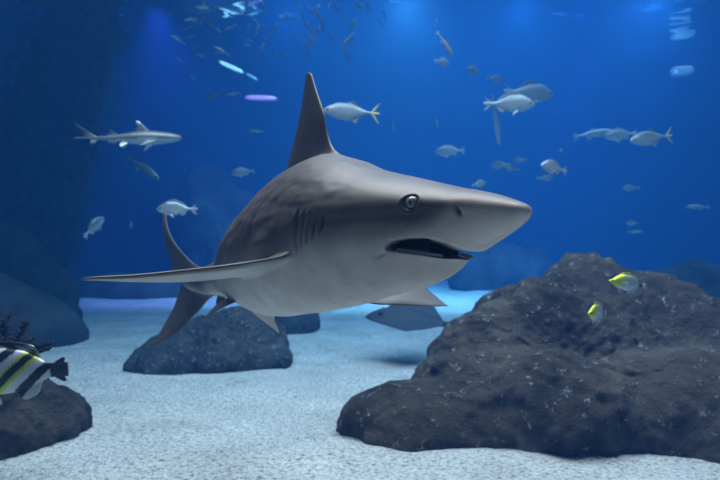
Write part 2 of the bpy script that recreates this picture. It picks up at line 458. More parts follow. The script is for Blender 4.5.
#        s     halfW  top    bottom expo_low
PROF = [(0,    .003, .003, .004, 2.0),
        (.005, .020, .009, .012, 2.0),
        (.025, .047, .019, .029, 2.0),
        (.06,  .076, .031, .051, 2.0),
        (.104,  .098, .042, .074, 2.1),
        (.128, .103, .047, .088, 2.1),
        (.158, .110, .055, .107, 2.1),
        (.20,  .119, .067, .131, 2.1),
        (.25,  .128, .082, .146, 2.05),
        (.34,  .140, .110, .160, 2.0),
        (.45,  .154, .152, .178, 2.0),
        (.58,  .166, .190, .190, 2.0),
        (.72,  .176, .194, .198, 2.0),
        (.90,  .180, .163, .200, 2.0),
        (1.08, .164, .142, .186, 2.0),
        (1.26, .132, .130, .150, 2.0),
        (1.46, .090, .094, .100, 2.0),
        (1.66, .055, .060, .062, 2.0),
        (1.84, .034, .042, .044, 2.0),
        (2.02, .016, .030, .030, 2.0),
        (TAIL_S, .006, .012, .012, 2.0)]
PROF.sort()
pr = np.array(PROF)
def prof(s):
    return [pchip(pr[:, 0], pr[:, k], s) for k in range(1, 5)]
CORN = .240
def z_up(s): return pchip([.06,.099,.107,.113,.122,.140,.166,.20,.224,CORN], [-.086,-.085,-.077,-.070,-.064,-.058,-.0535,-.054,-.060,-.070], s)
def z_lo(s): return pchip([.06,.098,.112,.134,.15,.18,.20,.224,CORN], [-.090,-.089,-.088,-.088,-.086,-.081,-.078,-.074,-.071], s)
EYE = (.182, .013)     # s, z on the right flank
NOS = (.098, -.006)
def build_shark():
    ss = np.concatenate([.10*(np.linspace(0, 1, 46)[:-1])**1.7, np.linspace(.10, .30, 110)[:-1], np.linspace(.30, .68, 110)[:-1], np.linspace(.68, TAIL_S, 120)])
    na = 220
    th = np.linspace(0, 2*PI, na, endpoint=False)
    W, U, L, E = prof(ss)
    S = np.repeat(ss[:, None], na, 1)
    ct, st = np.cos(th)[None], np.sin(th)[None]
    e = np.where(st < 0, 2/E[:, None], 1.0)
    # the crown of the head is a low arch, the back rounder
    y = W[:, None]*np.sign(ct)*np.abs(ct)**np.where(st > 0, 1.0, e)
    z = np.where(st > 0, U[:, None]*st, -L[:, None]*np.abs(st)**np.where(st < 0, e, 1))
    # back ridge: narrower above in the trunk
    rid = smooth01(.35, .7, S)*(1-smooth01(1.3, 1.8, S))
    y = y*(1-rid*.22*np.clip(z/U[:, None], 0, 1)**1.5)
    # brow: pinch just under the eye line on the head, fuller cheek beneath
    head = smooth01(.02, .12, S)*(1-smooth01(.30, .48, S))
    y = y*(1-.045*head*np.exp(-((z+.012)/.018)**2))
    col = np.zeros(S.shape+(3,))
    back = np.array([.112, .100, .090]); belly = np.array([.54, .50, .46])
    zb = pchip([0, .1, .2, .34, .5, .7, 1.0, 1.4, 2.2], [.004, -.002, -.028, -.050, -.055, -.075, -.075, -.05, -.03], S)
    wd = pchip([0, .2, .4, .7, 1.2, 2.2], [.010, .024, .05, .055, .05, .03], S)
    nz = np.array([noise.noise(Vector((a*9, b*9, c*9))) for a, b, c in zip(S.ravel()[::1], y.ravel(), z.ravel())]).reshape(S.shape)
    mixv = smooth01(-1, 1, (zb+nz*.02-z)/wd)
    col = back*(1-mixv[..., None])+belly*mixv[..., None]
    col *= (1+.10*nz[..., None])
    side_m = np.sign(y)
    # ---- mouth: lips part along both flanks and round the front of the jaw
    zu, zl = z_up(S), z_lo(S)
    mid = (zu+zl)/2; hw = np.maximum((zu-zl)/2, .0004)
    inband = 1-smooth01(.80, 1.12, np.abs(z-mid)/hw)
    span = smooth01(.103, .112, S)*(1-smooth01(CORN-.012, CORN, S))
    m = inband*span*(L[:, None] > .05)
    m = np.where(st < 0, m, 0)
    y = y*(1-.42*m); S2 = S+.036*m*(1-smooth01(.128, .17, S)); S2 = S2+.012*m
    z = z+m*np.where(z > mid, .004, -.002)
    chin = smooth01(0, .010, zu-z)*smooth01(.103, .112, S)*(1-smooth01(.13, .185, S)); S2 = S2+.016*chin
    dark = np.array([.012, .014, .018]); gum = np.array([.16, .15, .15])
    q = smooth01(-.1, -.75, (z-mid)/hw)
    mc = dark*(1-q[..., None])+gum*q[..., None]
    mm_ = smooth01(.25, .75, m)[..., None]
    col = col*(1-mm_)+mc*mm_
    # lip crease under the lower jaw corner (labial furrow)
    fur = np.exp(-((z-(-.078-.25*(S-CORN)))/.004)**2)*np.exp(-((S-CORN-.012)/.016)**2)
    y = y*(1-.04*fur)
    # ---- gills: five slits leaning back
    for k in range(5):
        s0 = .376+k*.0185
        zt, zbm = .014+.002*k, -.030-.008*k
        line = s0-.006+(.02-z)*.24+.004*np.sin((z+.05)*40+k)
        r = (S-line)
        ext = smooth01(zbm-.01, zbm+.02, z)*(1-smooth01(zt-.012, zt+.006, z))
        g = np.exp(-(r/.0030)**2)*ext
        lip = np.exp(-((r-.0095)/.0050)**2)*ext
        y = y-side_m*g*.0085+side_m*lip*.0050
        col *= (1-.60*g[..., None]); col *= (1+.10*lip[..., None])
    # shallow folds behind the head above the gills
    for k in range(3):
        f = np.exp(-((S-.60-.05*k-(.10-z)*.9)/.013)**2)*smooth01(-.05, .02, z)*(1-smooth01(.09, .14, z))
        z = z-f*.0012; y = y-side_m*f*.0015
    # shoulder hollow above the pectoral fin
    f = np.exp(-((S-.69)/.05)**2-((z+.01)/.05)**2); y = y-side_m*f*.008
    wr = np.array([noise.noise(Vector((a*14, b*30, c*30)))+.5*noise.noise(Vector((a*30, b*64, c*64+5))) for a, b, c in zip(S.ravel(), y.ravel(), z.ravel())]).reshape(S.shape)
    wm = smooth01(.22, .45, S)*(1-smooth01(1.2, 1.6, S))*smooth01(-.08, .03, z)
    y = y-side_m*wr*.0052*wm; z = z+wr*.0035*wm
    lump = np.exp(-((S-.60)/.05)**2-((z+.035)/.022)**2); y = y+side_m*lump*.012
    # ---- eye socket and nostril, both sides
    de = np.sqrt(((S-EYE[0])/.0165)**2+((z-EYE[1])/.0158)**2)
    y = y-side_m*.008*(1-smooth01(.55, 1.0, de))+side_m*.0022*np.exp(-((de-1.15)/.16)**2)
    er = np.exp(-((de-1.0)/.16)**2); col *= (1-.45*er[..., None]); 
    dn = np.sqrt(((S-NOS[0]-(z-NOS[1])*.35)/.0035)**2+((z-NOS[1])/.010)**2)
    g = 1-smooth01(.4, 1.3, dn); y = y-side_m*.009*g; col *= (1-.75*g[..., None])
    flap = np.exp(-((S-NOS[0]-.010)/.006)**2-((z-NOS[1])/.012)**2); y = y+side_m*.002*flap
    V = to_world(S2, y, z).reshape(-1, 3)
    n = len(ss)
    Fc = ring_faces(n, na)
    Fc.append(tuple(range(na))); Fc.append(tuple(range((n-1)*na, n*na)))
    cols = col.reshape(-1, 3)
    # ---- fins
    def lw(p): return to_world(np.array([p[0]]), np.array([p[1]]), np.array([p[2]]))[0]
    fins = []
    def add(LE, TE, nrm, tr, tt, cf, nv=30, flare=0.0):
        v, f = fin_mesh(LE, TE, nrm, tr, tt, nv=nv, nc=13, root_flare=flare)
        c = np.array([cf(i//24/(nv-1.0), i % 24) for i in range(len(v))])
        fins.append((v, f, c))
    grey = np.array([.140, .125, .113]); dk = np.array([.055, .055, .06]); pale = belly
    # dorsal
    LE = [lw(p) for p in [(.50,0,.13),(.545,0,.205),(.620,0,.305),(.688,0,.390),(.722,0,.438),(.747,0,.455)]]
    TE = [lw(p) for p in [(1.24,0,.08),(1.10,0,.148),(.925,0,.236),(.815,0,.345),(.777,0,.425),(.762,0,.456)]]
    nrm = frame(np.array([.7]))[2][0]
    add(LE, TE, nrm, .050, .006, lambda v, k: grey*.62*(1-.15*v), flare=.5)
    # second dorsal
    LE = [lw(p) for p in [(1.50,0,.06),(1.56,0,.085),(1.62,0,.10)]]; TE = [lw(p) for p in [(1.66,0,.05),(1.665,0,.07),(1.66,0,.095)]]
    add(LE, TE, frame(np.array([1.6]))[2][0], .016, .004, lambda v, k: grey, nv=14)
    # anal fin
    LE = [lw(p) for p in [(1.54,0,-.05),(1.58,0,-.085),(1.64,0,-.10)]]; TE = [lw(p) for p in [(1.65,0,-.05),(1.66,0,-.07),(1.67,0,-.095)]]
    add(LE, TE, frame(np.array([1.6]))[2][0], .014, .004, lambda v, k: grey*.8, nv=14)
    # pectorals: dark above and along the leading edge, pale beneath
    def pec(up_sign):
        def cf(v, k):
            below = (k > 13) if up_sign > 0 else (0 < k < 12)
            c = pale*np.array([.70, .76, .82]) if below else grey*.9
            if k in (0, 1, 2, 22, 23): c = grey*.55
            if v > .90: c = c*(1-.75*(v-.90)/.10)+dk*.75*(v-.90)/.10
            if k in (11, 12, 13): c = c*.55
            return c
        return cf
    R = [P(318,250,1.66), P(283,256,1.50), P(240,264,1.435), P(190,270,1.39), P(135,275.5,1.35), P(96,277.5,1.33), P(82,279,1.33)]
    RT = [P(285,272,1.98), P(246,277,1.86), P(214,280,1.72), P(175,282.5,1.57), P(130,282,1.45), P(98,280,1.375), P(83,279.6,1.345)]
    add(R, RT, (0.05, .10, 1), .046, .006, pec(1), nv=40, flare=.35)
    R = [P(330,285,1.70), P(352,303,1.80), P(398,305,1.90), P(430,306.3,1.98), P(448,306,2.04)]
    RT = [P(365,262,2.05), P(390,272,2.10), P(417,281,2.10), P(431,292,2.10), P(446,305,2.07)]
    add(R, RT, (0.1, -.30, 1), .036, .005, pec(1), nv=34)
    # pelvic pair
    R = [P(272,298,2.02), P(273.5,312,2.05), P(276,323,2.10), P(279.5,332.5,2.16)]; RT = [P(238,300,2.30), P(252,313,2.28), P(266,323,2.24), P(277,331.5,2.19)]
    add(R, RT, (.8, .2, .6), .024, .004, lambda v, k: pale*np.array([.82, .74, .66]), nv=20)
    R = [P(246,298,2.12), P(232,304,2.12), P(217,311,2.12), P(203,321,2.16)]; RT = [P(234,296,2.42), P(222,300,2.42), P(212,309,2.34), P(204,319,2.20)]
    add(R, RT, (.55, 0, .9), .024, .004, lambda v, k: (pale*.9 if k > 13 else dk), nv=20)
    # caudal fin: one blade per lobe
    R = [P(214,268,2.66), P(200,266,2.80), P(184,254,2.92), P(172,238,3.02), P(167,224,3.10), P(166,213,3.16)]
    RT = [P(200,292,2.80), P(178,286,2.98), P(171,262,3.06), P(164.5,241,3.10), P(162,226,3.14), P(162.5,213,3.17)]
    add(R, RT, (.62, .78, 0), .040, .006, lambda v, k: grey*.75*(1-.3*v), nv=26)
    R = [P(222,292,2.62), P(207,303,2.76), P(193,317,2.86), P(176,333,2.92), P(154,346,2.96)]
    RT = [P(192,272,2.86), P(180,284,2.98), P(175,304,2.98), P(164,325,2.98), P(152.5,344,2.97)]
    add(R, RT, (.62, .78, 0), .034, .005, lambda v, k: grey*.7, nv=26)
    body = mesh_obj('tmp_body', V, Fc, None)
    kd_pts = [V]; kd_cols = [cols]
    cur = body
    for i, (v, f, c) in enumerate(fins):
        fo = mesh_obj('tmp_fin', v, f, None)
        kd_pts.append(v); kd_cols.append(c)
        md = cur.modifiers.new('b', 'BOOLEAN'); md.operation = 'UNION'; md.object = fo; md.solver = 'EXACT'
        bpy.context.view_layer.update()
        dg = bpy.context.evaluated_depsgraph_get()
        me = bpy.data.meshes.new_from_object(cur.evaluated_get(dg))
        no = bpy.data.objects.new('tmp_body', me); COL.objects.link(no)
        bpy.data.objects.remove(cur); bpy.data.objects.remove(fo)
        cur = no
    me = cur.data
    allp = np.vstack(kd_pts); allc = np.vstack(kd_cols)
    kd = KDTree(len(allp))
    for i, p in enumerate(allp): kd.insert(p, i)
    kd.balance()
    nvv = len(me.vertices)
    co = np.empty(nvv*3); me.vertices.foreach_get('co', co); co = co.reshape(-1, 3)
    colr = np.zeros((nvv, 3)); seam = np.zeros(nvv, bool)
    for i in range(nvv):
        _, j, d = kd.find(co[i]); colr[i] = allc[j]; seam[i] = d > 2e-5
    # smooth only close to the fin roots so that they flow into the trunk
    ed = np.empty(len(me.edges)*2, dtype=np.int64); me.edges.foreach_get('vertices', ed); ed = ed.reshape(-1, 2)
    w = seam.astype(float)
    deg = np.bincount(ed.ravel(), minlength=nvv).astype(float); deg[deg == 0] = 1
    def avg(a):
        r = np.zeros_like(a)
        np.add.at(r, ed[:, 0], a[ed[:, 1]]); np.add.at(r, ed[:, 1], a[ed[:, 0]])
        return r/(deg if a.ndim == 1 else deg[:, None])
    for _ in range(9):
        w = np.maximum(w, np.minimum(1, avg(w)*1.6))
    w = np.clip(w, 0, 1)
    for _ in range(10): co = co+(avg(co)-co)*(w*.6)[:, None]
    for _ in range(6): colr = colr+(avg(colr)-colr)*(w*.6)[:, None]
    me.vertices.foreach_set('co', co.ravel())
    me.polygons.foreach_set('use_smooth', [True]*len(me.polygons))
    set_colors(me, colr)
    skin = attr_mat('shark_skin', rough=.42, spec=.42, bump=.12, bscale=420, bdist=.0012, mottling=.17)
    me.materials.append(skin); me.update()
    root = cur; root.name = 'shark'; me.name = 'shark'
    # put the origin at the middle of the body
    ctr = Vector(to_world(np.array([.8]), np.array([0.]), np.array([0.]))[0])
    me.transform(Matrix.Translation(-ctr)); root.location = ctr
    tagit(root, 'huge grey shark with tall dorsal fin swimming across the middle of the tank', 'shark')
    # eyes
    def ell(s, y, z, rs, rz, ry, name, mat, par, seg=32):
        c = to_world(np.array([s]), np.array([y]), np.array([z]))[0]
        _, t, sd, u = frame(np.array([s])); t, sd, u = t[0], sd[0]*SIGN, u[0]
        # tangent follows the taper of the head
        sg = 1 if y > 0 else -1
        t2 = t*.97+sd*sg*.24; t2 /= np.linalg.norm(t2); n2 = np.cross(u, t2); n2 /= np.linalg.norm(n2)
        if np.dot(n2, sd*sg) < 0: n2 = -n2
        vs = []
        for i in range(seg//2+1):
            a = PI*i/(seg//2)
            for j in range(seg):
                b_ = 2*PI*j/seg
                vs.append(c+n2*ry*math.cos(a)+t2*rs*math.sin(a)*math.cos(b_)+u*rz*math.sin(a)*math.sin(b_)-np.array(ctr))
        o = mesh_obj(name, vs, ring_faces(seg//2+1, seg), mat, par)
        return o, c, n2
    wi = float(np.interp(EYE[0], pr[:, 0], pr[:, 1])); ui = float(np.interp(EYE[0], pr[:, 0], pr[:, 2]))
    ye = wi*math.sqrt(1-(EYE[1]/ui)**2)
    iris = flat_mat('shark_iris', (.20, .22, .21), .15, .8); pup = flat_mat('shark_pupil', (.004, .004, .006), .08, .9)
    for sg in (1, -1):
        e_, c, n2 = ell(EYE[0], sg*(ye-.010), EYE[1], .0135, .0128, .0105, 'eye', iris, root)
        p_, _, _ = ell(EYE[0], sg*(ye-.0085), EYE[1], .0042, .0090, .0098, 'pupil', pup, e_)
    # teeth of the lower jaw, one row a side
    tm = flat_mat('tooth', (.45, .44, .40), .4)
    for sg in (1, -1):
        tv, tf = [], []
        for k in range(26):
            s = .150+(CORN-.02-.150)*k/25
            z = float(z_lo(np.array([s]))[0])+.0015
            wj, uj, lj, ej = [float(q[0]) for q in prof(np.array([s]))]
            yy = sg*(wj*math.sqrt(max(0, 1-(z/lj)**2))*.93)
            a = [(s-.0030, yy, z-.002), (s+.0030, yy, z-.002), (s, yy-sg*.004, z-.002), (s, yy-sg*.001, z+.0045)]
            b0 = len(tv)
            for q in a: tv.append(lw(q)-np.array(ctr))
            tf += [(b0, b0+1, b0+3), (b0+1, b0+2, b0+3), (b0+2, b0, b0+3), (b0, b0+2, b0+1)]
        mesh_obj('teeth', tv, tf, tm, root, smooth=False)
    return root
build_shark()

# ------------------------------------------------------------------ fish
def lathe_fish(top, bot, wid, nx=44, na=28, sect=1.0):
    """body along +x from 0 (snout) to 1; tables of (x, value)"""
    x = np.linspace(0, 1, nx)**1.15
    t = pchip(*zip(*top), x); b = pchip(*zip(*bot), x); w = pchip(*zip(*wid), x)
    V = []
    for i in range(nx):
        for j in range(na):
            a = 2*PI*j/na; s = math.sin(a); c = math.cos(a)
            zc = (t[i]+b[i])/2; hh = (t[i]-b[i])/2
            V.append((x[i], w[i]*c*(abs(c)**(sect-1)), zc+hh*s))
    f = ring_faces(nx, na); f += [tuple(range(na)), tuple(range((nx-1)*na, nx*na))]
    return np.array(V), f
def scale_parts(parts, L, xoff=-.5):
    V, Fc = join_meshes(parts); V = V.copy(); V[:, 0] += xoff; return V*np.array([-L, L, L]), Fc   # nose to +x
def fish_mesh(kind, L, nx=44, na=28):
    """returns verts, faces; kind tables give the outline of the species"""
    K = FISH[kind]
    parts = [lathe_fish(K['top'], K['bot'], K['wid'], nx, na)]
    for (LE, TE, n, tr, tt) in K['fins']:
        parts.append(fin_mesh([np.array(p, float) for p in LE], [np.array(p, float) for p in TE], n, tr, tt, nv=12, nc=7))
    V, Fc = join_meshes(parts)
    raw = V.copy()
    V = V.copy(); V[:, 0] -= .5
    V = V*np.array([-L, L, L])
    bend = K.get('bend', 0)
    if bend:
        t = np.clip(-V[:, 0]/L, 0, .6); V[:, 1] += bend*L*t*t
    return V, Fc, raw
def both(LE, TE, n, tr, tt):
    return [(LE, TE, n, tr, tt), ([(x, -y, z) for x, y, z in LE], [(x, -y, z) for x, y, z in TE], (n[0], -n[1], n[2]), tr, tt)]
S_ = (0, 1, 0)
FISH = {
 'jack': dict(top=[(0,.0),(.03,.035),(.12,.095),(.3,.155),(.45,.155),(.65,.085),(.78,.03),(.84,.018),(.88,.015)],
              bot=[(0,-.004),(.03,-.04),(.12,-.085),(.3,-.14),(.45,-.15),(.65,-.08),(.78,-.022),(.84,-.016),(.88,-.014)],
              wid=[(0,.003),(.03,.025),(.12,.055),(.3,.075),(.5,.065),(.7,.03),(.84,.012),(.88,.008)],
              fins=[([(.83,0,.0),(.90,0,.08),(.975,0,.165),(1,0,.18)],[(.89,0,.0),(.925,0,.05),(.965,0,.12),(1,0,.175)],S_,.016,.004),
                    ([(.83,0,.0),(.90,0,-.08),(.975,0,-.165),(1,0,-.18)],[(.89,0,.0),(.925,0,-.05),(.965,0,-.12),(1,0,-.175)],S_,.016,.004),
                    ([(.42,0,.14),(.50,0,.19),(.56,0,.20)],[(.74,0,.03),(.62,0,.12),(.57,0,.18)],S_,.012,.004),
                    ([(.48,0,-.13),(.54,0,-.18),(.60,0,-.20)],[(.74,0,-.02),(.64,0,-.11),(.605,0,-.18)],S_,.012,.004)]
                    +both([(.26,.06,-.03),(.34,.10,-.09),(.44,.12,-.14)],[(.30,.065,-.06),(.36,.10,-.11),(.445,.12,-.15)],(0,1,.4),.010,.003)),
 'bream': dict(top=[(0,-.01),(.04,.045),(.13,.125),(.28,.19),(.45,.185),(.62,.12),(.76,.045),(.82,.034),(.87,.036)],
               bot=[(0,-.02),(.04,-.055),(.13,-.105),(.28,-.15),(.45,-.155),(.62,-.10),(.76,-.036),(.82,-.030),(.87,-.032)],
               wid=[(0,.004),(.04,.03),(.13,.06),(.3,.08),(.5,.065),(.7,.03),(.82,.014),(.87,.01)],
               fins=[([(.81,0,.0),(.88,0,.07),(.95,0,.12),(1,0,.14)],[(.92,0,.0),(.93,0,.04),(.955,0,.09),(.995,0,.135)],S_,.014,.004),
                     ([(.81,0,.0),(.88,0,-.07),(.95,0,-.12),(1,0,-.14)],[(.92,0,.0),(.93,0,-.04),(.955,0,-.09),(.995,0,-.135)],S_,.014,.004),
                     ([(.24,0,.16),(.34,0,.235),(.48,0,.235),(.60,0,.19)],[(.30,0,.15),(.44,0,.15),(.60,0,.10),(.74,0,.07)],S_,.012,.005),
                     ([(.56,0,-.10),(.62,0,-.165),(.70,0,-.13)],[(.62,0,-.07),(.70,0,-.05),(.75,0,-.05)],S_,.012,.005)]
                     +both([(.27,.075,-.02),(.36,.12,-.07),(.44,.15,-.10)],[(.29,.07,-.06),(.36,.10,-.11),(.43,.145,-.13)],(0,1,.4),.010,.003)
                     +both([(.30,.03,-.13),(.38,.05,-.20),(.43,.06,-.23)],[(.36,.03,-.13),(.41,.05,-.18),(.435,.06,-.22)],(0,1,.2),.010,.003)),
 'slim': dict(top=[(0,.0),(.04,.03),(.15,.07),(.35,.10),(.55,.085),(.75,.035),(.85,.02),(.88,.02)],
              bot=[(0,-.004),(.04,-.03),(.15,-.06),(.35,-.085),(.55,-.075),(.75,-.03),(.85,-.018),(.88,-.018)],
              wid=[(0,.003),(.04,.02),(.15,.045),(.35,.055),(.6,.04),(.8,.015),(.88,.008)],
              fins=[([(.84,0,.0),(.92,0,.06),(1,0,.11)],[(.92,0,.0),(.95,0,.04),(.995,0,.105)],S_,.012,.004),
                    ([(.84,0,.0),(.92,0,-.06),(1,0,-.11)],[(.92,0,.0),(.95,0,-.04),(.995,0,-.105)],S_,.012,.004),
                    ([(.40,0,.085),(.48,0,.14),(.54,0,.13)],[(.55,0,.07),(.58,0,.08),(.60,0,.10)],S_,.010,.004),
                    ([(.55,0,-.06),(.60,0,-.12),(.66,0,-.11)],[(.68,0,-.04),(.69,0,-.06),(.70,0,-.08)],S_,.010,.004)]),
 'butterfly': dict(top=[(0,-.02),(.05,.005),(.12,.07),(.22,.20),(.38,.30),(.55,.31),(.70,.23),(.80,.09),(.85,.05),(.89,.05)],
                   bot=[(0,-.03),(.05,-.06),(.12,-.12),(.22,-.21),(.38,-.29),(.55,-.28),(.70,-.20),(.80,-.08),(.85,-.05),(.89,-.05)],
                   wid=[(0,.004),(.05,.02),(.15,.055),(.35,.075),(.6,.05),(.8,.02),(.89,.01)],
                   fins=[([(.84,0,.0),(.90,0,.07),(.97,0,.10)],[(.90,0,.0),(.96,0,.05),(.99,0,.09)],S_,.012,.005),
                         ([(.84,0,.0),(.90,0,-.07),(.97,0,-.10)],[(.90,0,.0),(.96,0,-.05),(.99,0,-.09)],S_,.012,.005),
                         ([(.22,0,.17),(.34,0,.34),(.52,0,.39),(.70,0,.33)],[(.40,0,.20),(.55,0,.25),(.68,0,.20),(.80,0,.15)],S_,.014,.006),
                         ([(.46,0,-.24),(.56,0,-.36),(.68,0,-.33)],[(.60,0,-.18),(.70,0,-.16),(.80,0,-.12)],S_,.014,.006)]
                         +both([(.30,.07,.0),(.38,.11,.02),(.45,.14,.02)],[(.32,.07,-.06),(.39,.10,-.06),(.45,.14,-.04)],(0,1,.2),.009,.003)
                         +both([(.30,.02,-.25),(.36,.04,-.36),(.40,.05,-.40)],[(.37,.02,-.25),(.40,.04,-.32),(.41,.05,-.38)],(0,1,.2),.009,.003)),
 'shark': dict(top=[(0,.0),(.02,.018),(.08,.038),(.2,.060),(.32,.070),(.45,.060),(.6,.035),(.74,.018),(.80,.016),(.90,.010)],
               bot=[(0,-.003),(.02,-.020),(.08,-.040),(.2,-.060),(.32,-.068),(.45,-.060),(.6,-.035),(.74,-.018),(.80,-.014),(.90,-.004)],
               wid=[(0,.003),(.02,.028),(.08,.048),(.2,.064),(.32,.066),(.45,.055),(.6,.030),(.74,.014),(.9,.004)],
               fins=[([(.30,0,.06),(.35,0,.11),(.40,0,.155),(.425,0,.165)],[(.46,0,.05),(.43,0,.08),(.425,0,.13),(.435,0,.16)],S_,.022,.006),
                     ([(.60,0,.03),(.64,0,.06),(.67,0,.075)],[(.70,0,.02),(.69,0,.035),(.68,0,.07)],S_,.012,.004),
                     ([(.60,0,-.03),(.64,0,-.065),(.67,0,-.080)],[(.70,0,-.02),(.69,0,-.035),(.68,0,-.07)],S_,.012,.004),
                     ([(.76,0,.0),(.84,0,.045),(.93,0,.105),(1,0,.15)],[(.80,0,-.01),(.88,0,.01),(.945,0,.075),(1,0,.145)],S_,.016,.005),
                     ([(.76,0,.01),(.81,0,-.045),(.86,0,-.085)],[(.86,0,.02),(.85,0,-.02),(.867,0,-.08)],S_,.014,.005)]
                     +both([(.24,.05,-.03),(.31,.14,-.065),(.38,.21,-.10)],[(.34,.05,-.03),(.36,.12,-.065),(.39,.205,-.10)],(0,.35,1),.014,.004)
                     +both([(.50,.02,-.045),(.54,.05,-.075),(.57,.07,-.09)],[(.57,.02,-.035),(.58,.05,-.06),(.58,.07,-.085)],(0,.35,1),.010,.004)),
}
def lerp(a, b, t): return [a[i]*(1-t)+b[i]*t for i in range(3)]
def col_silver(tail=None, back=(.12,.15,.18), side=(.48,.51,.53), belly=(.50,.50,.50)):
    def f(x, y, z):
        t = min(1, max(0, (z+.02)/.13)); c = lerp(side, back, t) if z > -.02 else lerp(side, belly, min(1, (-z-.02)/.08))
        e = math.hypot(x-.085, z-.018)
        if x < .3 and e < .022: c = (.01,.01,.01)
        if tail and x > .84: c = lerp(c, tail, min(1, (x-.84)/.05))
        return c
    return f
def paint(raw, cf): return np.array([cf(*p) for p in raw])
M_fish = attr_mat('fish_scales', metallic=.45, rough=.38, spec=.5, bump=.2, bscale=160, bdist=.002)
PROTO = {}
def fish(name, kind, L, loc, yaw=0, pitch=0, roll=0, cf=None, label='', cat='fish', group=None, key=None, nx=44, na=28, mat=None, eyes=False):
    """yaw 0 swims towards +x (right), pitch > 0 noses up"""
    key = key or (kind, str(cf))
    if key not in PROTO:
        V, Fc, raw = fish_mesh(kind, 1.0, nx, na)
        src = mesh_obj(name, V, Fc, mat or M_fish, colors=paint(raw, cf)); PROTO[key] = src; o = src
        if eyes:
            for sg in (1, -1):
                ex, ez, er = eyes; K = FISH[kind]; w = float(pchip(*zip(*K['wid']), np.array([ex]))[0])
                vs = []
                for i in range(9):
                    for j in range(16):
                        a = PI*i/8; b = 2*PI*j/16
                        vs.append((.5-ex+er*math.sin(a)*math.cos(b), sg*(w*.80)+er*.6*math.cos(a), ez+er*math.sin(a)*math.sin(b)))
                mesh_obj('eye', vs, ring_faces(9, 16), flat_mat('fish_eye', (.01,.01,.012), .1, .8), src)
    else:
        src = PROTO[key]; o = src.copy(); o.name = name; COL.objects.link(o)
        for ch in list(src.children):
            c = ch.copy(); COL.objects.link(c); c.parent = o
    o.location = loc; o.scale = (L, L, L)
    o.rotation_euler = Euler((math.radians(roll), math.radians(-pitch), math.radians(yaw)), 'XYZ')
    for k_ in ('label', 'category', 'group', 'kind'):
        if k_ in o: del o[k_]
    return tagit(o, label, cat, group)
def px2L(px, D): return px/F*D
silver_y = col_silver(tail=(.75,.62,.08)); silver = col_silver(); pale = col_silver(back=(.22,.26,.28), side=(.55,.58,.59), belly=(.62,.63,.63))
green = col_silver(back=(.10,.14,.10), side=(.25,.32,.25), belly=(.45,.5,.45))
def grey_shark(x, y, z):
    c = (.20,.19,.18) if z > -.012 else (.60,.58,.55)
    if z > .142 and .36 < x < .46: c = (.90,.90,.88)
    if x > .60 and abs(z) > .045: c = (.05,.05,.06)
    return c
D = 5.6
fish('jackfish', 'jack', px2L(57, D), P(351, 112, D), 183, 3, 0, silver_y, 'silver fish with a yellow forked tail right behind the dorsal fin tip', key='jack', eyes=(.085,.02,.020))
fish('reef_shark', 'shark', px2L(104, 5.6), P(129, 138, 5.6), 12, 2, 0, grey_shark, 'small grey shark with a white-tipped dorsal fin', 'shark', key='rs', nx=70, na=32, eyes=(.055,.012,.008))
fish('grouper', 'slim', px2L(46, 7.5), P(143, 168, 7.5), -20, -32, 0, green, 'dim greenish fish nosing down just below the small white-tipped shark', key='gr')
fish('bream', 'bream', px2L(40, 5.2), P(177, 209, 5.2), 185, 0, 0, pale, 'pale oval fish hovering just above the raised tail of the big shark', key='bream', eyes=(.085,.02,.020))
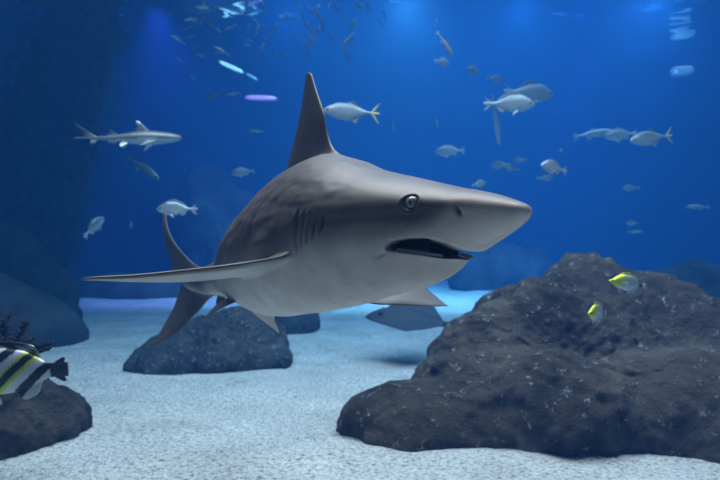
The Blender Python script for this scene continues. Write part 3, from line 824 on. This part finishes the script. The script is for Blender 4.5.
L_ = [ # kind, px length, px, py, depth, yaw, pitch, tint, label
 ('slim', 28, 445, 44, 5.2, 20, -52, 'silver', 'bright slender fish swimming at a steep slant above all the other loose fish'),
 ('bream', 17, 442, 62, 6.0, 40, 0, 'pale', 'small pale fish just below the bright slanting fish'),
 ('bream', 17, 472, 70, 8.0, 50, 0, 'silver', 'dim small fish between the slanting fish and the pair of large pale fish'),
 ('bream', 18, 495, 79, 8.6, 30, 0, 'silver', 'dim small fish just above the tail of the striped pale pair'),
 ('bream', 52, 529, 93, 6.2, 8, -3, 'silver', 'large pale blue fish partly hidden behind its twin, upper of the pair'),
 ('bream', 50, 509, 104, 5.2, -8, -2, 'pale', 'large pale fish overlapping its twin, lower of the pair'),
 ('slim', 26, 496, 121, 7.2, 60, -66, 'pale', 'faint fish diving straight down below the pair of large pale fish'),
 ('bream', 31, 554, 168, 4.4, 208, 8, 'pale', 'brightest pale fish right above the snout tip, in open water'),
 ('bream', 29, 450, 151, 6.6, 168, -2, 'pale', 'pale blue fish swimming alone above the snout of the big shark'),
 ('bream', 18, 501, 165, 8.0, 150, 0, 'silver', 'dim fish, larger of two close together above the snout tip'),
 ('bream', 16, 512, 168, 8.6, 200, 10, 'silver', 'dim fish, lower of two close together above the snout tip'),
 ('bream', 12, 520, 160, 9.2, 150, 0, 'silver', 'tiny dim fish above the two close together near the snout tip'),
 ('slim', 44, 594, 134, 7.4, 8, 8, 'pale', 'dim fish with a long thin tail, first of three swimming in line'),
 ('bream', 32, 621, 135, 6.6, 172, -6, 'pale', 'pale blue fish in the middle of three swimming in line'),
 ('jack', 46, 651, 138, 5.4, 188, -8, 'jack', 'silvery blue fish with a small yellow tail, last of three in line'),
 ('bream', 17, 631, 188, 8.8, 170, 0, 'silver', 'faint fish below the three swimming in line'),
 ('bream', 12, 632, 223, 9.6, 120, 0, 'silver', 'faint tiny fish above the crest of the massive boulder'),
 ('slim', 24, 698, 207, 8.6, 180, 0, 'silver', 'faint slender fish high over the far end of the massive boulder'),
 ('bream', 16, 479, 184, 6.0, 30, 10, 'pale', 'small pale fish showing just over the back of the snout'),
 ('bream', 13, 393, 125, 7.0, 90, -30, 'pale', 'small pale fish seen end-on beside the yellow-tailed fish'),
 ('slim', 12, 437, 121, 7.0, 60, -60, 'pale', 'tiny upright fish right of the yellow-tailed fish and above the head'),
 ('slim', 15, 256, 131, 7.0, 170, 5, 'pale', 'small pale fish left of the base of the tall dorsal fin'),
 ('bream', 24, 243, 172, 8.6, 190, -8, 'pale', 'faint fish near the shoulder of the big shark'),
 ('bream', 15, 213, 96, 8.0, 160, 0, 'silver', 'dim little fish below the bright streaks of light'),
 ('slim', 16, 233, 94, 7.2, 170, -5, 'pale', 'little pale fish between the white and purple light streaks'),
 ('slim', 12, 192, 77, 7.4, 150, 40, 'pale', 'tiny pale fish tilted upward near the white streak of light'),
 ('bream', 16, 94, 227, 5.4, 60, 40, 'silver', 'dim little fish beside the dark column, above the pectoral fin tip'),
 ('bream', 12, 131, 225, 6.4, 100, 30, 'silver', 'faint little fish between the column and the raised shark tail'),
 ('bream', 8, 561, 150, 5.2, 90, 0, 'pale', 'tiny white fish just above the bright mottled fish'),
 ('bream', 16, 545, 178, 8.6, 0, 0, 'silver', 'faint fish tucked behind the bright mottled fish'),
 ('slim', 14, 635, 232, 9.4, 0, 0, 'silver', 'very faint thin fish right above the crest of the massive boulder'),
 ('bream', 13, 218, 61, 7.0, 120, 30, 'pale', 'bright small fish just above the white streak of light'),
]
TINT = {'silver': silver, 'pale': pale, 'jack': silver_y}
for kind, pl, x, y, d, yaw, pitch, tint, lab in L_:
    d = min(d*1.18, 7.2+.12*d)
    key = 'jack' if kind == 'jack' else ('bream' if (kind, tint) == ('bream', 'pale') else (kind, tint))
    fish({'bream': 'bream', 'slim': 'fusilier', 'jack': 'jackfish'}[kind], kind, px2L(pl, d)/max(.45, abs(math.cos(math.radians(yaw)))) if pl > 14 else px2L(pl, d)*1.2, P(x, y, d), yaw, pitch, 0, TINT[tint], lab, key=key)
# the school under the surface
rnd = random.Random(11)
def mini(x, y, z):
    return (.12,.15,.17) if z > .02 else (.26,.30,.32)
for k in range(78):
    if k < 52:
        x = rnd.gauss(318, 34); y = rnd.uniform(2, 58)*(1 if rnd.random() < .7 else .6)
        d = rnd.uniform(7.0, 8.3); yaw = rnd.uniform(20, 70); pitch = rnd.choice((-1, 1))*rnd.uniform(45, 78)
    else:
        x = rnd.gauss(212, 22); y = rnd.uniform(6, 62)
        d = rnd.uniform(6.6, 8.2); yaw = rnd.uniform(-40, 40)+rnd.choice((0, 180)); pitch = rnd.uniform(-35, 35)
    p = P(x, y, d)
    if p.z > SURF-.12: p.z = SURF-.12-rnd.random()*.15
    fish('schooling_fish', 'slim', rnd.uniform(.10, .17), p, yaw, pitch, 0, mini, 'tiny silvery fish of the steep school high above the dorsal fin' if k < 52 else 'tiny silvery fish of the loose school above the white light streak', group='school high above the dorsal fin' if k < 52 else 'school above the light streak', key='mini', nx=18, na=10)
# two yellow-headed butterflyfish in front of the boulder
def butter(x, y, z):
    yl = (.50,.58,.02); wh = (.42,.47,.52)
    t = 1-min(1, max(0, (x-.22+.50*(z*-1))/.26))
    c = lerp(wh, yl, t)
    if math.hypot(x-.10, z-.0) < .028: c = (.01,.01,.01)
    if z > .30: c = lerp(c, (.30,.34,.02), .7)
    if .80 < x < .90 and z < .06: c = (.015,.015,.02)
    if abs((x*8+z*3) % 1 - .5) < .10 and x > .35 and x < .8: c = lerp(c, (.30,.34,.40), .4)
    return c
fish('butterflyfish', 'butterfly', px2L(41, 2.9), P(627, 283, 2.9), 188, 10, 0, butter, 'butterflyfish with yellow head and dark tail spot, higher of two by the boulder', key='bf', eyes=(.10,.0,.022))
fish('butterflyfish', 'butterfly', px2L(31, 2.8), P(597, 313, 2.8), 216, 4, 0, butter, 'small butterflyfish turned partly away, lower of two by the boulder', key='bf')
for o in [q for q in bpy.data.objects if q.name.startswith('butterflyfish')]: o.scale = (o.scale[0], o.scale[1]*1.3, o.scale[2]*(.66 if o.name == 'butterflyfish' else .92))
# banded fish at the left edge
FISH['banded'] = dict(top=[(0,-.02),(.04,.03),(.12,.10),(.25,.17),(.45,.20),(.65,.17),(.78,.10),(.84,.06),(.88,.055)],
                      bot=[(0,-.03),(.04,-.07),(.12,-.11),(.25,-.15),(.45,-.165),(.65,-.14),(.78,-.09),(.84,-.06),(.88,-.055)],
                      wid=[(0,.004),(.05,.03),(.15,.07),(.35,.09),(.6,.07),(.8,.03),(.88,.012)],
                      fins=[([(.84,0,.0),(.90,0,.06),(.96,0,.095)],[(.93,0,.0),(.97,0,.05),(.985,0,.09)],S_,.016,.006),
                            ([(.84,0,.0),(.90,0,-.06),(.96,0,-.095)],[(.93,0,.0),(.97,0,-.05),(.985,0,-.09)],S_,.016,.006),
                            ([(.20,0,.13),(.36,0,.235),(.56,0,.245),(.74,0,.20)],[(.36,0,.15),(.52,0,.16),(.68,0,.13),(.80,0,.10)],S_,.014,.006),
                            ([(.56,0,-.12),(.64,0,-.215),(.76,0,-.18)],[(.66,0,-.10),(.74,0,-.08),(.80,0,-.07)],S_,.014,.006)]
                            +both([(.28,.085,-.01),(.36,.14,-.03),(.42,.17,-.04)],[(.30,.08,-.06),(.36,.12,-.09),(.41,.165,-.08)],(0,1,.2),.009,.003)
                            +both([(.30,.03,-.13),(.37,.05,-.22),(.42,.06,-.26)],[(.37,.03,-.13),(.42,.05,-.20),(.43,.06,-.25)],(0,1,.2),.009,.003))
def banded(x, y, z):
    if x > .865: return (.04,.045,.05)
    if z > .20: return (.03,.03,.035)
    u = (x-z*1.15-.10)
    t = (u % .215)/.215
    if t < .47: c = (.012,.013,.016)
    else: c = (.50,.55,.58)
    if .40 < u < .56 and t >= .40: c = (.42,.52,.03)
    return c
fish('banded_fish', 'banded', .43, P(5, 373, 2.35), 178, -4, 0, banded, 'black and white diagonally striped fish with a yellow band by the black coral', key='bd', nx=90, na=48, eyes=(.10,.02,.02))
# ray gliding over the sand
def ray():
    V, Fc = [], []
    n = 41
    LE = []; TE = []
    for i in range(n):
        v = -1+2*i/(n-1); a = abs(v)
        zc = .20*a**1.7*(1.0 if v < 0 else .05)
        LE.append((.30*(1-a**1.25)-.05*a, v*.46, zc)); TE.append((-.34*(1-a)**.75-.09*a, v*.46, zc+.01))
    nc = 15
    for i in range(n):
        v = -1+2*i/(n-1); a = abs(v); le = np.array(LE[i]); te = np.array(TE[i])
        th = .012+.105*math.exp(-(v/.22)**2)+.045*(1-a)
        up, dn = [], []
        for k in range(nc):
            x = .5-.5*math.cos(PI*k/(nc-1)); t = th*math.sin(PI*min(1, x**.75))*.5+.001
            b = le+(te-le)*x; up.append(b+np.array([0, 0, t*1.2])); dn.append(b-np.array([0, 0, t*.6]))
        V += up+dn[-2:0:-1]
    m = 2*nc-2; Fc = ring_faces(n, m)+[tuple(range(m)), tuple(range((n-1)*m, n*m))]
    # tail
    tv = []; nt_ = 24
    for i in range(nt_):
        t = i/(nt_-1); r_ = .022*(1-t)**1.2+.003
        for j in range(10):
            a = 2*PI*j/10; tv.append((-.26-.62*t, .05*math.sin(3*t)+r_*math.cos(a), .01+.03*t+r_*math.sin(a)))
    V, Fc = join_meshes([(np.array(V), Fc), (np.array(tv), ring_faces(nt_, 10)+[tuple(range(10)), tuple(range((nt_-1)*10, nt_*10))])])
    cols = [((.022,.025,.030) if p[2] > -.012 else (.10,.10,.11)) for p in V]
    o = mesh_obj('ray', V, Fc, attr_mat('ray_skin', rough=.6, spec=.3), colors=cols)
    tagit(o, 'dark ray gliding just over the sand under the big shark', 'ray')
    for sg in (1, -1):
        vs = []
        for i in range(9):
            for j in range(12):
                a = PI*i/8; b = 2*PI*j/12; vs.append((.17+.018*math.sin(a)*math.cos(b), sg*.085+.016*math.sin(a)*math.sin(b), .058+.018*math.cos(a)))
        mesh_obj('eye', vs, ring_faces(9, 12), flat_mat('ray_eye', (.01,.01,.01), .2), o)
    return o
rr = ray(); rr.location = P(403, 321, 6.0); rr.scale = (1.1, 1.1, 1.1); rr.rotation_euler = Euler((math.radians(-3), math.radians(-5), math.radians(172)), 'XYZ')

# ------------------------------------------------------------------ glowing streaks imitating surface reflections, and one far lamp
def glow_body(px, py, D, L, H, tilt, col, es, label):
    c = P(px, py, D)
    root = bpy.data.objects.new('surface_light', None); COL.objects.link(root); root.location = c
    root.rotation_euler = (0, math.radians(tilt), 0)
    tagit(root, label, 'surface_light')
    hm = flat_mat('glow_backing', (.05, .06, .08), .5)
    lm = flat_mat('glow_face', (.12, .12, .13), .3, emit=col, es=es)
    # rounded backing with a bulging glowing face
    def capsule(name, rx, rz, ry, yoff, mat):
        V = []; n, m = 15, 28
        for i in range(n):
            a = PI*i/(n-1)
            for j in range(m):
                b = 2*PI*j/m
                x = math.cos(b)*math.sin(a); z = math.sin(b)*math.sin(a); y = -math.cos(a)
                e = .55
                V.append((rx*math.copysign(abs(x)**e, x), yoff+ry*y, rz*math.copysign(abs(z)**.8, z)))
        return mesh_obj(name, V, ring_faces(n, m), mat, root)
    capsule('backing', L/2*1.08, H/2*1.25, .07, .06, hm)
    capsule('lens', L/2, H/2, .05, -.02, lm)  # glowing face; on the streaks it imitates a reflection, no lamp
glow_body(231, 67, 11.2, .42, .06, 24, (.75, .88, 1), 1.7, 'white glowing stand-in for a surface reflection, tilted down, brightest of the light streaks')
glow_body(252, 77, 11.4, .20, .04, 30, (.35, .65, 1), .7, 'short blue glowing stand-in for a surface reflection beside the tilted white one')
glow_body(261, 98, 11.6, .52, .08, 2, (1, .22, .85), 1.0, 'level violet glowing stand-in for a surface reflection above the small pale fish')
glow_body(683, 71, 11.8, .36, .16, -6, (.12, .42, .85), .12, 'dim blue lamp glow high near the right wall')
